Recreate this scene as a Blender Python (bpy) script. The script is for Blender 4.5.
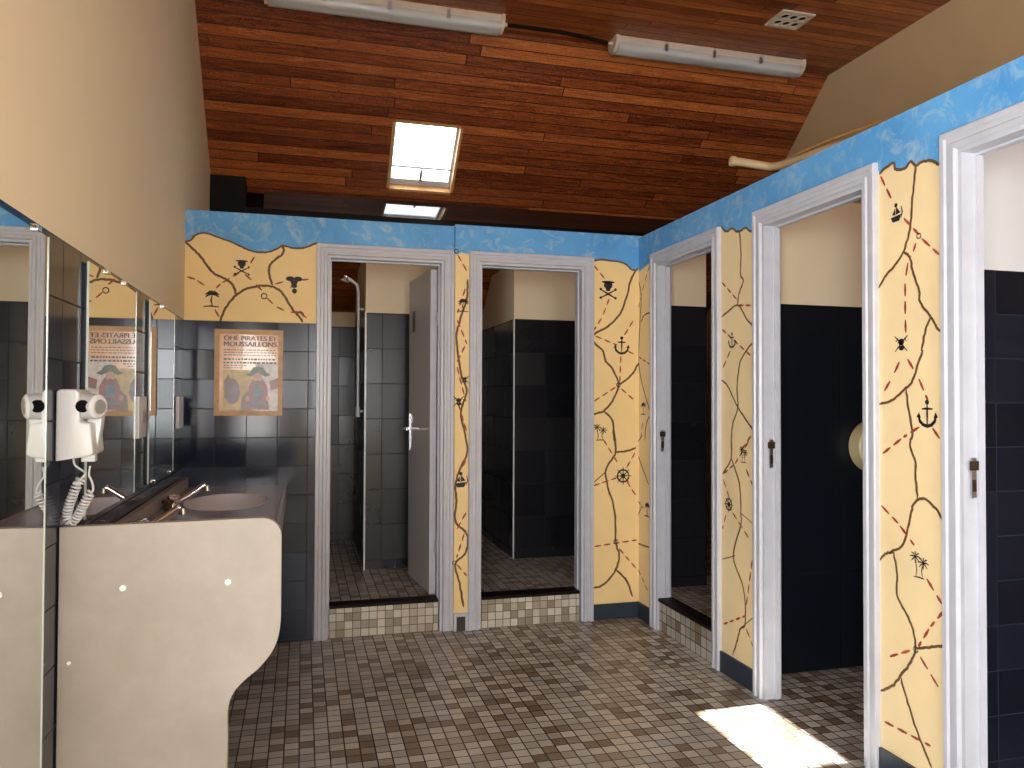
import bpy, bmesh, math, random
from mathutils import Vector, Matrix
random.seed(7)
for o in list(bpy.data.objects): bpy.data.objects.remove(o)
C = bpy.context.scene.collection
SC = bpy.context.scene

# ------------------------------------------------------------------ camera, world, sun, added area lamps, exposure
F, YAW, PITCH, ROLL, EYE = 772.06, 0.2651, 0.0185, 0.0038, 1.40
cam_d = bpy.data.cameras.new('camera'); cam = bpy.data.objects.new('camera', cam_d); C.objects.link(cam)
cam_d.sensor_fit = 'HORIZONTAL'; cam_d.sensor_width = 36.0; cam_d.lens = F / 1024 * 36.0
cam_d.clip_start = 0.02; cam_d.clip_end = 100
_f = Vector((math.sin(YAW)*math.cos(PITCH), math.cos(YAW)*math.cos(PITCH), math.sin(PITCH)))
_r = Vector((math.cos(YAW), -math.sin(YAW), 0)); _u = _r.cross(_f)
_r2 = _r*math.cos(ROLL) + _u*math.sin(ROLL); _u2 = -_r*math.sin(ROLL) + _u*math.cos(ROLL)
_m = Matrix((( _r2.x, _u2.x, -_f.x, 0), (_r2.y, _u2.y, -_f.y, 0), (_r2.z, _u2.z, -_f.z, EYE), (0, 0, 0, 1)))
cam.matrix_world = _m
SC.camera = cam
SC.view_settings.view_transform = 'Standard'; SC.view_settings.look = 'None'
SC.view_settings.gamma = 1; SC.view_settings.exposure = 0.16; SC.view_settings.use_curve_mapping = False

w = bpy.data.worlds.new('world'); SC.world = w; w.use_nodes = True
bg = w.node_tree.nodes['Background']; bg.inputs[0].default_value = (0.86, 0.93, 1.0, 1); bg.inputs[1].default_value = 7.0

SUN_DIR = Vector((0.19, 0.33, -1.0))
sd = bpy.data.lights.new('sun', 'SUN'); sd.energy = 40; sd.angle = math.radians(0.6); sd.color = (1.0, 0.98, 0.95)
sun = bpy.data.objects.new('sun', sd); C.objects.link(sun); sun.location = (0, 0, 9)
sun.rotation_euler = SUN_DIR.to_track_quat('-Z', 'Y').to_euler()
def area(name, loc, aim, sx, sy, power, col):
    l = bpy.data.lights.new(name, 'AREA'); l.shape = 'RECTANGLE'; l.size = sx; l.size_y = sy; l.energy = power; l.color = col
    o = bpy.data.objects.new(name, l); C.objects.link(o); o.location = loc
    o.rotation_euler = Vector(aim).to_track_quat('-Z', 'Z').to_euler(); return o
# area lamps added as daylight at the unseen window and entrance behind the viewer
area('added_window_light', (0.56, -1.92, 1.65), (0.0, 1, 0.0), 0.74, 1.4, 38, (0.97, 0.98, 1.0))
area('added_entrance_light', (-0.60, -0.75, 1.35), (1.0, 0.25, 0.0), 1.6, 1.9, 132, (1.0, 0.985, 0.96))

# ------------------------------------------------------------------ measured sizes of the room
XL, YB, YB2, XR, T = -0.639, 4.624, 4.60, 2.098, 2.443
XG, YO, YF = 3.74, 6.74, -2.0
ZC = 3.80; YK = 4.9 + (3.77-ZC)/0.891; SL = -0.891
def zs(y): return ZC + SL*(y-YK)
TH = 0.07           # partition thickness
ZF = 0.185          # raised floor
ZD, ZDI = 2.297, 2.212

def ray(x, y): return _f + _r2*((x-512)/F) - _u2*((y-384)/F)
def on(x, y, ax, val):
    d = ray(x, y); o = Vector((0, 0, EYE)); return o + d*((val-o[ax])/d[ax])

# ------------------------------------------------------------------ node helpers
def sr(r, g, b):
    f = lambda c: (c/255/12.92) if c/255 <= 0.04045 else ((c/255+0.055)/1.055)**2.4
    return (f(r), f(g), f(b), 1)
class NT:
    def __init__(s, name):
        s.mat = bpy.data.materials.new(name); s.mat.use_nodes = True; s.t = s.mat.node_tree
        s.b = s.t.nodes['Principled BSDF']
    def n(s, typ, **kw):
        k = s.t.nodes.new(typ)
        for a, v in kw.items(): setattr(k, a, v)
        return k
    def put(s, sock, v):
        if isinstance(v, bpy.types.NodeSocket): s.t.links.new(v, sock)
        else: sock.default_value = v
    def m(s, op, a, b=0.0, c=0.0):
        k = s.n('ShaderNodeMath', operation=op)
        s.put(k.inputs[0], a); s.put(k.inputs[1], b); s.put(k.inputs[2], c); return k.outputs[0]
    def uv(s):
        k = s.n('ShaderNodeUVMap'); k.uv_map = 'UVMap'; x = s.n('ShaderNodeSeparateXYZ'); s.t.links.new(k.outputs[0], x.inputs[0])
        return k.outputs[0], x.outputs[0], x.outputs[1]
    def pos(s):
        k = s.n('ShaderNodeNewGeometry'); x = s.n('ShaderNodeSeparateXYZ'); s.t.links.new(k.outputs['Position'], x.inputs[0])
        return k.outputs['Position'], x.outputs[0], x.outputs[1], x.outputs[2]
    def xyz(s, a, b, c=0.0):
        k = s.n('ShaderNodeCombineXYZ'); s.put(k.inputs[0], a); s.put(k.inputs[1], b); s.put(k.inputs[2], c); return k.outputs[0]
    def noise(s, vec, scale, detail=3, rough=0.5, dist=0.0):
        k = s.n('ShaderNodeTexNoise'); s.put(k.inputs['Vector'], vec); k.inputs['Scale'].default_value = scale
        k.inputs['Detail'].default_value = detail; k.inputs['Roughness'].default_value = rough; k.inputs['Distortion'].default_value = dist
        return k.outputs[0]
    def wn(s, vec):
        k = s.n('ShaderNodeTexWhiteNoise', noise_dimensions='3D'); s.put(k.inputs['Vector'], vec); return k.outputs['Value']
    def ramp(s, v, stops, interp='LINEAR'):
        k = s.n('ShaderNodeValToRGB'); s.put(k.inputs[0], v); e = k.color_ramp.elements; k.color_ramp.interpolation = interp
        while len(e) < len(stops): e.new(0.5)
        for i, (p, c) in enumerate(stops): e[i].position = p; e[i].color = c
        return k.outputs[0]
    def mix(s, f, a, b, bt='MIX'):
        k = s.n('ShaderNodeMix', data_type='RGBA', blend_type=bt)
        s.put(k.inputs[0], f); s.put(k.inputs[6], a); s.put(k.inputs[7], b); return k.outputs[2]
    def bump(s, h, st, d=0.01):
        k = s.n('ShaderNodeBump'); k.inputs['Strength'].default_value = st; k.inputs['Distance'].default_value = d
        s.put(k.inputs['Height'], h); s.t.links.new(k.outputs[0], s.b.inputs['Normal'])
    def col(s, v): s.put(s.b.inputs['Base Color'], v)
    def rough(s, v): s.put(s.b.inputs['Roughness'], v)
    def tiles(s, sx, sy, ox=0.0, oy=0.0, g=0.04, u=None, v=None):
        if u is None: _, u, v = s.uv()
        a = s.m('DIVIDE', s.m('SUBTRACT', u, ox), sx); b = s.m('DIVIDE', s.m('SUBTRACT', v, oy), sy)
        ia, ib = s.m('FLOOR', a), s.m('FLOOR', b)
        fa, fb = s.m('SUBTRACT', a, ia), s.m('SUBTRACT', b, ib)
        da = s.m('MINIMUM', fa, s.m('SUBTRACT', 1.0, fa)); db = s.m('MINIMUM', fb, s.m('SUBTRACT', 1.0, fb))
        gr = s.m('LESS_THAN', s.m('MINIMUM', s.m('MULTIPLY', da, sx), s.m('MULTIPLY', db, sy)), g)
        return ia, ib, gr, da, db

def plain(name, c, rough=0.5, metal=0.0, noise=0.0, scale=8, bump=0.0, spec=0.5):
    s = NT(name); s.b.inputs['Metallic'].default_value = metal; s.b.inputs['Specular IOR Level'].default_value = spec
    p, _, _, _ = s.pos()
    nz = s.noise(p, scale, 4)
    d = tuple(x*(1-noise) for x in c[:3])+(1,)
    s.col(s.ramp(nz, [(0.3, d), (0.7, c)])); s.rough(rough)
    if bump: s.bump(s.noise(p, scale*14, 2), bump, 0.002)
    return s.mat

M = {}
M['cream_plain'] = plain('cream_render', sr(196, 168, 128), 0.85, 0, 0.08, 3, 0.25)
M['map_cream'] = plain('map_cream_paint', sr(243, 212, 150), 0.6, 0, 0.07, 5, 0.25)
M['map_cream_light'] = plain('map_cream_paint_pale', sr(244, 220, 170), 0.6, 0, 0.07, 5, 0.25)
M['white_wood'] = plain('white_gloss_paint', sr(192, 194, 203), 0.3, 0, 0.10, 12, 0.05)
M['slate'] = plain('slate_blue_paint', sr(42, 54, 70), 0.4, 0, 0.2, 10)
M['river'] = plain('brown_river_paint', sr(110, 78, 44), 0.6, 0, 0.3, 30)
M['trail'] = plain('red_brown_dash_paint', sr(178, 66, 46), 0.6, 0, 0.45, 14)
M['icon'] = plain('black_emblem_paint', sr(28, 26, 30), 0.6, 0, 0.2, 30)
M['chrome'] = plain('chrome', (0.8, 0.8, 0.82, 1), 0.08, 1.0)
M['steel'] = plain('brushed_steel', (0.5, 0.5, 0.5, 1), 0.35, 1.0)
M['white_plastic'] = plain('white_plastic', sr(214, 216, 220), 0.25, 0, 0.03, 6)
M['grey_plastic'] = plain('grey_plastic', sr(140, 140, 140), 0.35, 0, 0.05)
M['dark_plastic'] = plain('dark_plastic', sr(26, 26, 30), 0.35, 0, 0.1)
M['black_void'] = plain('painted_hole_shade', (0.004, 0.004, 0.005, 1), 0.9, 0, 0, 8, 0, 0.1)  # black standing for the dark inside the dryer opening
M['rust_and_reflection'] = plain('rusted_metal_and_reflection', sr(78, 58, 44), 0.55, 0.5, 0.7, 90)
M['dark_wood'] = plain('dark_stained_wood', sr(18, 10, 8), 0.5, 0, 0.4, 12, 0, 0.15)
M['leaf'] = plain('grey_door_paint', sr(200, 196, 196), 0.4, 0, 0.06, 4)
M['cap'] = plain('white_screw_cap', sr(250, 250, 250), 0.3)
M['cream_pipe'] = plain('cream_pipe', sr(205, 180, 138), 0.4, 0, 0.1, 10)
M['pine'] = plain('pine_frame', sr(196, 150, 92), 0.4, 0, 0.25, 25)
M['roller'] = plain('cream_enamel', sr(226, 208, 160), 0.3, 0, 0.08, 8)
M['blue_grey'] = plain('blue_grey_plastic', sr(120, 135, 150), 0.3, 0, 0.05)
M['brown_skirt'] = plain('brown_skirting_paint', sr(60, 50, 44), 0.5, 0, 0.3, 30)
M['grille'] = plain('vent_plastic', sr(196, 180, 160), 0.5, 0, 0.1, 20)

# laminate of the vanity end panel
s = NT('beige_laminate'); p, _, _, _ = s.pos()
a = s.noise(p, 3.0, 5, 0.6); b = s.noise(p, 14.0, 4, 0.6)
s.col(s.mix(s.m('MULTIPLY', b, 0.5), s.ramp(a, [(0.3, sr(158, 151, 141)), (0.7, sr(180, 173, 165))]), sr(142, 132, 120))); s.rough(0.4); M['laminate'] = s.mat
s = NT('grey_counter_laminate'); p, _, _, _ = s.pos()
s.col(s.ramp(s.noise(p, 60.0, 3), [(0.3, sr(136, 128, 136)), (0.7, sr(146, 138, 145))])); s.rough(0.22); M['counter'] = s.mat
M['basin'] = plain('stone_grey_basin', sr(205, 200, 205), 0.25, 0, 0.05)

# mirror
s = NT('mirror_silver'); s.b.inputs['Metallic'].default_value = 1; s.col((0.86, 0.9, 0.88, 1)); s.rough(0.01); M['mirror'] = s.mat
s = NT('glass_edge'); s.col((0.75, 0.9, 0.84, 1)); s.rough(0.1); s.b.inputs['Transmission Weight'].default_value = 0.3; M['glass_edge'] = s.mat
# window glass
s = NT('window_glass'); s.col((1, 1, 1, 1)); s.rough(0.0); s.b.inputs['Transmission Weight'].default_value = 1; s.b.inputs['IOR'].default_value = 1.05; M['glass'] = s.mat
s = NT('clear_diffuser'); s.col((0.93, 0.92, 0.9, 1)); s.rough(0.15); s.b.inputs['Transmission Weight'].default_value = 0.68; s.b.inputs['IOR'].default_value = 1.3; M['diffuser'] = s.mat

# painted sky of the map: blue with pale brush swirls
s = NT('blue_sea_paint'); p, _, _, _ = s.pos()
a = s.noise(p, 11.0, 6, 0.7, 1.1); b = s.noise(p, 3.0, 3, 0.5, 0.5)
c1 = s.ramp(b, [(0.3, sr(72, 146, 208)), (0.7, sr(98, 170, 226))])
f = s.ramp(a, [(0.50, (0, 0, 0, 1)), (0.68, (1, 1, 1, 1))])
s.col(s.mix(s.m('MULTIPLY', f, 0.42), c1, sr(200, 216, 205))); s.rough(0.55); s.bump(a, 0.15, 0.004); M['sea'] = s.mat

def tilemat(name, sx, sy, ox, oy, c0, c1, grout, h=None, top=None, rough=0.09, g=0.0022):
    s = NT(name); _, u, v = s.uv()
    ia, ib, gr, da, db = s.tiles(sx, sy, ox, oy, g, u, v)
    r = s.wn(s.xyz(ia, ib)); nz = s.noise(s.xyz(u, v), 14, 4)
    c = s.mix(gr, s.ramp(s.m('ADD', s.m('MULTIPLY', r, 0.7), s.m('MULTIPLY', nz, 0.4)), [(0.1, c0), (0.95, c1)]), grout)
    rg = s.m('ADD', s.m('MULTIPLY', gr, 0.5), s.m('ADD', rough, s.m('MULTIPLY', r, 0.10)))
    hh = s.m('SUBTRACT', s.m('MULTIPLY', nz, 0.12), gr)
    if h is not None:
        _, _, _, z = s.pos(); k = s.m('GREATER_THAN', z, h)
        c = s.mix(k, c, top); rg = s.m('MAXIMUM', rg, s.m('MULTIPLY', k, 0.85)); hh = s.m('MULTIPLY', hh, s.m('SUBTRACT', 1.0, k))
    s.col(c); s.rough(rg); s.bump(hh, 0.25, 0.002); s.b.inputs['IOR'].default_value = 1.42
    return s.mat
CT = sr(232, 213, 180)
N0, N1, NG = sr(14, 22, 43), sr(30, 41, 64), sr(8, 10, 16)
M['tile_left'] = tilemat('navy_wall_tiles_left', 0.168, 0.165, 0.022, 0.015, N0, N1, NG, 1.83, sr(240, 225, 197))
M['tile_back'] = tilemat('navy_wall_tiles_back', 0.168, 0.165, 0.031, 0.015, N0, N1, NG)
K0, K1, KG = sr(20, 21, 27), sr(34, 33, 37), sr(10, 10, 13)
M['tile_stall'] = tilemat('charcoal_stall_tiles', 0.25, 0.25, 0.05, 0.0, K0, K1, KG, 2.005, CT, 0.22)
M['tile_room_b'] = tilemat('dark_navy_panel', 0.52, 1.5, 0.12, -1.0, sr(14, 19, 28), sr(16, 22, 32), sr(10, 13, 19), 1.89, CT, 0.35)
M['tile_room_c'] = tilemat('navy_tiles_end_stall', 0.17, 0.165, 0.62, 0.07, sr(12, 18, 31), sr(18, 25, 40), sr(34, 42, 56), 1.885, sr(216, 216, 216), 0.2, 0.0014)

def mosaic(name, size, stops, grout, rough=0.3, ox=0.0, oy=0.0):
    s = NT(name); _, u, v = s.uv()
    a = s.m('DIVIDE', s.m('SUBTRACT', u, ox), size); b = s.m('DIVIDE', s.m('SUBTRACT', v, oy), size)
    ia, ib = s.m('FLOOR', a), s.m('FLOOR', b); fa, fb = s.m('SUBTRACT', a, ia), s.m('SUBTRACT', b, ib)
    da = s.m('MINIMUM', fa, s.m('SUBTRACT', 1.0, fa)); db = s.m('MINIMUM', fb, s.m('SUBTRACT', 1.0, fb))
    gr = s.m('LESS_THAN', s.m('MINIMUM', da, db), 0.045)
    r = s.wn(s.xyz(ia, ib)); nz = s.noise(s.xyz(u, v), 60, 3)
    val = s.m('ADD', r, s.m('MULTIPLY', s.m('SUBTRACT', nz, 0.5), 0.10))
    c = s.mix(gr, s.ramp(val, stops, 'LINEAR'), grout)
    dirt = s.noise(s.xyz(u, v), 1.7, 3)
    c = s.mix(s.m('MULTIPLY', dirt, 0.22), c, sr(92, 78, 66))
    s.col(c); s.rough(s.m('ADD', rough, s.m('MULTIPLY', gr, 0.4))); s.bump(s.m('SUBTRACT', s.m('MULTIPLY', r, 0.15), gr), 0.3, 0.0015)
    return s.mat
M['floor'] = mosaic('mosaic_floor', 0.0585, [(0.0, sr(108, 93, 76)), (0.16, sr(130, 114, 95)), (0.28, sr(158, 148, 132)), (0.5, sr(164, 161, 156)), (0.75, sr(196, 190, 178)), (1.0, sr(182, 176, 166))], sr(58, 52, 49))
M['riser'] = mosaic('mosaic_riser', 0.0475, [(0.0, sr(146, 134, 112)), (0.35, sr(172, 162, 144)), (0.6, sr(204, 196, 180)), (1.0, sr(214, 208, 196))], sr(92, 86, 78), 0.3, 0.01, 0.0)

# varnished pine boards: long, narrow, each board its own tone, wavy grain
s = NT('varnished_pine_boards'); _, u, v = s.uv()
row = s.m('DIVIDE', v, 0.072); ir = s.m('FLOOR', row); fr = s.m('SUBTRACT', row, ir)
off = s.m('MULTIPLY', s.wn(s.xyz(ir, 3.3)), 2.3)
colu = s.m('DIVIDE', s.m('ADD', u, off), 2.4); ic = s.m('FLOOR', colu); fc = s.m('SUBTRACT', colu, ic)
rv = s.wn(s.xyz(ir, ic, 1.0))
shift = s.m('MULTIPLY', rv, 20.0)
gvec = s.xyz(s.m('ADD', s.m('MULTIPLY', u, 2.2), shift), s.m('MULTIPLY', v, 34.0), shift)
g1 = s.noise(gvec, 1.0, 6, 0.68, 2.2)
gv2 = s.xyz(s.m('ADD', s.m('MULTIPLY', u, 5.0), shift), s.m('MULTIPLY', v, 14.0), shift)
g2 = s.noise(gv2, 1.0, 4, 0.6, 2.5)
rings = s.m('ABSOLUTE', s.m('SINE', s.m('MULTIPLY', g2, 38.0)))
val = s.m('ADD', s.m('MULTIPLY', g1, 0.62), s.m('ADD', s.m('MULTIPLY', rv, 0.22), s.m('MULTIPLY', rings, 0.17)))
c = s.ramp(val, [(0.32, sr(46, 17, 8)), (0.46, sr(112, 53, 25)), (0.58, sr(150, 80, 38)), (0.80, sr(204, 126, 64))])
edge = s.m('MINIMUM', fr, s.m('SUBTRACT', 1.0, fr)); e2 = s.m('MULTIPLY', s.m('MINIMUM', fc, s.m('SUBTRACT', 1.0, fc)), 20.0)
gro = s.m('MAXIMUM', s.m('LESS_THAN', edge, 0.045), s.m('LESS_THAN', e2, 0.03))
c = s.mix(gro, c, sr(52, 22, 11))
s.col(c); s.rough(0.33); s.bump(s.m('SUBTRACT', s.m('MULTIPLY', g1, 0.15), gro), 0.35, 0.004); M['boards'] = s.mat

s = NT('glossy_dark_varnish'); s.col(sr(20, 10, 10)); s.rough(0.06); s.b.inputs['IOR'].default_value = 2.3; M['gloss_dark'] = s.mat
s = NT('poster_paper'); p, _, _, _ = s.pos()
s.col(s.ramp(s.noise(p, 16, 4), [(0.3, sr(214, 158, 118)), (0.7, sr(232, 190, 150))])); s.rough(0.18); s.b.inputs['Coat Weight'].default_value = 0.6; M['paper'] = s.mat
for k, c in dict(p_ink=(58, 32, 32), p_green=(70, 84, 62), p_red=(150, 62, 56), p_skin=(206, 150, 120), p_yellow=(216, 178, 92), p_mauve=(132, 96, 120), p_white=(232, 222, 216), p_blue=(92, 112, 132), p_brown=(120, 74, 44)).items():
    M[k] = plain('poster_'+k[2:], sr(*[x*.92 for x in c]), 0.25, 0, 0.35, 40)

# ------------------------------------------------------------------ mesh helpers
def setuv(bm):
    L = bm.loops.layers.uv.get('UVMap') or bm.loops.layers.uv.new('UVMap'); bm.normal_update()
    for f in bm.faces:
        n = f.normal; ax, ay, az = abs(n.x), abs(n.y), abs(n.z)
        for l in f.loops:
            c = l.vert.co
            if ax > 0.7: l[L].uv = (c.y, c.z)
            elif az > 0.95: l[L].uv = (c.x, c.y)
            elif ay > 0.95: l[L].uv = (c.x, c.z)
            else: l[L].uv = (c.x, YK + (c.y-YK)*math.sqrt(1+SL*SL))
def wloc(o):
    v = Vector((0, 0, 0))
    while o: v = v + o.location; o = o.parent
    return v
def obj(name, bm, mats, parent=None, smooth=False, kind=None):
    setuv(bm); me = bpy.data.meshes.new(name)
    if parent: bmesh.ops.translate(bm, verts=bm.verts, vec=-wloc(parent))
    if smooth:
        for f in bm.faces: f.smooth = True
    bm.to_mesh(me); bm.free()
    for m in (mats if isinstance(mats, list) else [mats]): me.materials.append(M[m] if isinstance(m, str) else m)
    o = bpy.data.objects.new(name, me); C.objects.link(o)
    if parent: o.parent = parent
    if kind: o['kind'] = kind
    if smooth and smooth != 'all':
        md = o.modifiers.new('es', 'EDGE_SPLIT'); md.split_angle = math.radians(40)
    return o
def thing(name, label, cat, loc, group=None):
    o = bpy.data.objects.new(name, None); C.objects.link(o); o.location = loc; o.empty_display_size = 0.05
    o['label'] = label; o['category'] = cat
    if group: o['group'] = group
    return o
def BM(): return bmesh.new()
def box(bm, x0, x1, y0, y1, z0, z1, mi=0, bev=0.0):
    vs = [bm.verts.new((x, y, z)) for x in (x0, x1) for y in (y0, y1) for z in (z0, z1)]
    fs = [(0,1,3,2), (4,6,7,5), (0,4,5,1), (2,3,7,6), (0,2,6,4), (1,5,7,3)]
    ff = [bm.faces.new([vs[i] for i in q]) for q in fs]
    for f in ff: f.material_index = mi
    if bev:
        es = list({e for f in ff for e in f.edges})
        r = bmesh.ops.bevel(bm, geom=es, offset=bev, segments=3, profile=0.6, affect='EDGES')
        for f in r['faces']: f.material_index = mi
    return bm
def prism(bm, pts, axis, a0, a1, mi=0):
    """pts 2-D outline, extruded along axis"""
    def P(u, v, a):
        return {0: (a, u, v), 1: (u, a, v), 2: (u, v, a)}[axis]
    A = [bm.verts.new(P(u, v, a0)) for u, v in pts]; B = [bm.verts.new(P(u, v, a1)) for u, v in pts]
    n = len(pts); fs = [bm.faces.new(A), bm.faces.new(B[::-1])]
    for i in range(n): fs.append(bm.faces.new([A[i], B[i], B[(i+1) % n], A[(i+1) % n]]))
    for f in fs: f.material_index = mi
    bmesh.ops.recalc_face_normals(bm, faces=fs); return bm
def frame_of(d):
    d = d.normalized(); up = Vector((0, 0, 1)) if abs(d.z) < 0.9 else Vector((1, 0, 0))
    a = d.cross(up).normalized(); return a, d.cross(a).normalized()
def tube(bm, pts, r, seg=12, mi=0, cap=True):
    pts = [Vector(q) for q in pts]; n = len(pts); rs = r if isinstance(r, list) else [r]*n
    rings = []; pa = None
    for i, q in enumerate(pts):
        d = (pts[min(i+1, n-1)] - pts[max(i-1, 0)]).normalized()
        if pa is None: a, b = frame_of(d)
        else:
            a = (pa - d*pa.dot(d)).normalized(); b = d.cross(a)
        pa = a
        rings.append([bm.verts.new(q + (a*math.cos(2*math.pi*k/seg) + b*math.sin(2*math.pi*k/seg))*rs[i]) for k in range(seg)])
    fs = []
    for i in range(n-1):
        for k in range(seg):
            fs.append(bm.faces.new([rings[i][k], rings[i][(k+1) % seg], rings[i+1][(k+1) % seg], rings[i+1][k]]))
    if cap: fs += [bm.faces.new(rings[0][::-1]), bm.faces.new(rings[-1])]
    for f in fs: f.material_index = mi
    bmesh.ops.recalc_face_normals(bm, faces=fs); return bm
def spline(P, k=6):
    P = [Vector(p) for p in P]
    if len(P) < 3: return P
    out = []
    Q = [P[0]*2-P[1]] + P + [P[-1]*2-P[-2]]
    for i in range(1, len(Q)-2):
        for j in range(k):
            t = j/k; a, b, c, d = Q[i-1], Q[i], Q[i+1], Q[i+2]
            out.append(0.5*((2*b) + (c-a)*t + (2*a-5*b+4*c-d)*t*t + (3*b-a-3*c+d)*t**3))
    out.append(P[-1]); return out

# ------------------------------------------------------------------ SETTING: outer shell
def S(name, bm, mats, parent=None, smooth=False): return obj(name, bm, mats, parent, smooth, None if parent else 'structure')
S('floor', box(BM(), XL-0.1, XG+0.1, YF-0.1, YO+0.1, -0.12, 0.0), 'floor')
bm = BM(); box(bm, XL, XG, YB+TH+0.002, YO, 0.0, ZF); box(bm, XR+TH+0.002, XG, 3.50, YB+TH+0.002, 0.0, ZF)
S('floor.001', bm, 'floor')
prof = [(YF-0.1, -0.12), (YO+0.1, -0.12), (YO+0.1, zs(YO)+0.1), (YK, ZC+0.14), (YF-0.1, ZC+0.14)]
bm = BM()      # unseen entrance opening, added behind the viewer to light the right wall
prism(bm, [(0.10, -0.12), (YO+0.1, -0.12), (YO+0.1, zs(YO)+0.1), (YK, ZC+0.14), (0.10, ZC+0.14)], 0, XL-0.1, XL)
box(bm, XL-0.1, XL, YF-0.1, -1.60, -0.12, ZC+0.14); box(bm, XL-0.1, XL, -1.60, 0.10, 2.35, ZC+0.14)
S('wall_left', bm, 'tile_left')
S('wall_right_gable', prism(BM(), prof, 0, XG, XG+0.1), 'cream_plain')
S('wall_rear', box(BM(), XL, XG, YO, YO+0.1, 0, zs(YO)+0.05), 'tile_stall')
# unseen wall behind the viewer: open doorway, and a window added for its light
bm = BM()
box(bm, XL, 0.15, YF-0.1, YF, 0, ZC); box(bm, 0.15, 0.97, YF-0.1, YF, 0, 0.88); box(bm, 0.15, 0.97, YF-0.1, YF, 2.42, ZC)
box(bm, 0.97, 2.45, YF-0.1, YF, 0, ZC); box(bm, 2.45, 3.35, YF-0.1, YF, 2.1, ZC); box(bm, 3.35, XG, YF-0.1, YF, 0, ZC)
S('wall_front', bm, 'cream_plain')
bm = BM()
for x0, x1, z0, z1 in ((0.15, 0.97, 0.88, 0.93), (0.15, 0.97, 2.37, 2.42), (0.15, 0.20, 0.93, 2.37), (0.92, 0.97, 0.93, 2.37), (0.54, 0.58, 0.93, 2.37)):
    box(bm, x0, x1, YF-0.08, YF-0.02, z0, z1)
wn_ = S('window_added', bm, 'white_wood')

# ceiling: flat part with a roof window over the entrance side, sloping part with the roof window in view
def plate_hole(bm, P, u0, u1, v0, v1, a0, a1, b0, b1):
    """P(u,v,side) -> point ; plate with one rectangular hole, two skins plus the reveal"""
    for sd_ in (0, 1):
        for (ua, ub, va, vb) in ((u0, a0, v0, v1), (a1, u1, v0, v1), (a0, a1, v0, b0), (a0, a1, b1, v1)):
            q = [P(ua, va, sd_), P(ub, va, sd_), P(ub, vb, sd_), P(ua, vb, sd_)]
            bm.faces.new([bm.verts.new(x) for x in (q if sd_ else q[::-1])])
NS = Vector((0, -SL, 1)).normalized(); NS = Vector((0, 0.6653, 0.7466))
SKX0, SKX1, SKY0, SKY1 = 0.612, 1.078, 5.395, 5.795      # roof window in view
HX0, HX1, HY0, HY1 = 0.965, 1.325, 1.27, 1.88           # roof window over the entrance side (not in view)
bm = BM()
plate_hole(bm, lambda u, v, k: Vector((u, v, ZC + 0.12*k)), XL-0.1, XG+0.1, YF-0.1, YK, HX0, HX1, HY0, HY1)
plate_hole(bm, lambda u, v, k: Vector((u, v, zs(v))) + NS*0.12*k, XL-0.1, XG+0.1, YK, YO+0.12, SKX0, SKX1, SKY0, SKY1)
S('ceiling', bm, 'boards')
def reveal(bm, x0, x1, y0, y1, fz, nrm, d, t=0.018):
    c = [Vector((x0, y0, fz(y0))), Vector((x1, y0, fz(y0))), Vector((x1, y1, fz(y1))), Vector((x0, y1, fz(y1)))]
    ctr = sum(c, Vector())/4
    for i in range(4):
        a, b = c[i], c[(i+1) % 4]
        out = ((a+b)/2-ctr).normalized()*t
        vs = [a, b, b+out, a+out]; lo = [bm.verts.new(q-nrm*0.006) for q in vs]; hi = [bm.verts.new(q+nrm*d) for q in vs]
        fs = [bm.faces.new(lo), bm.faces.new(hi[::-1])]+[bm.faces.new([lo[k], hi[k], hi[(k+1) % 4], lo[(k+1) % 4]]) for k in range(4)]
        bmesh.ops.recalc_face_normals(bm, faces=fs)
    return bm
def sk(x, y, h): return Vector((x, y, zs(y))) + NS*h
def slab(bm, x0, x1, ya, yb, h0, h1):
    lo = [bm.verts.new(sk(x, y, h0)) for x, y in ((x0, ya), (x1, ya), (x1, yb), (x0, yb))]
    hi = [bm.verts.new(sk(x, y, h1)) for x, y in ((x0, ya), (x1, ya), (x1, yb), (x0, yb))]
    fs = [bm.faces.new(lo[::-1]), bm.faces.new(hi)]+[bm.faces.new([lo[k], lo[(k+1) % 4], hi[(k+1) % 4], hi[k]]) for k in range(4)]
    bmesh.ops.recalc_face_normals(bm, faces=fs)
sky = S('window_2', reveal(BM(), SKX0, SKX1, SKY0, SKY1, zs, NS, 0.10), 'pine')
bm = BM(); e = 0.016
slab(bm, SKX0, SKX0+e, SKY0, SKY1, 0.06, 0.09); slab(bm, SKX1-e, SKX1, SKY0, SKY1, 0.06, 0.09)
slab(bm, SKX0+e, SKX1-e, SKY0, SKY0+e, 0.06, 0.09); slab(bm, SKX0+e, SKX1-e, SKY1-0.035, SKY1, 0.06, 0.09)
slab(bm, SKX0+e, SKX1-e, SKY1-0.118, SKY1-0.108, 0.06, 0.075)
S('window_sash', bm, 'white_wood', sky)
bm = BM(); slab(bm, SKX0+e, SKX1-e, SKY0+e, SKY1-0.035, 0.07, 0.074); S('window_pane', bm, 'glass', sky)
bm = BM(); slab(bm, 0.835, 0.855, SKY1-0.11, SKY1-0.035, 0.035, 0.06); S('window_handle', bm, 'steel', sky)
S('window_3', reveal(BM(), HX0, HX1, HY0, HY1, lambda y: ZC, Vector((0, 0, 1)), 0.15), 'white_wood')

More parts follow.
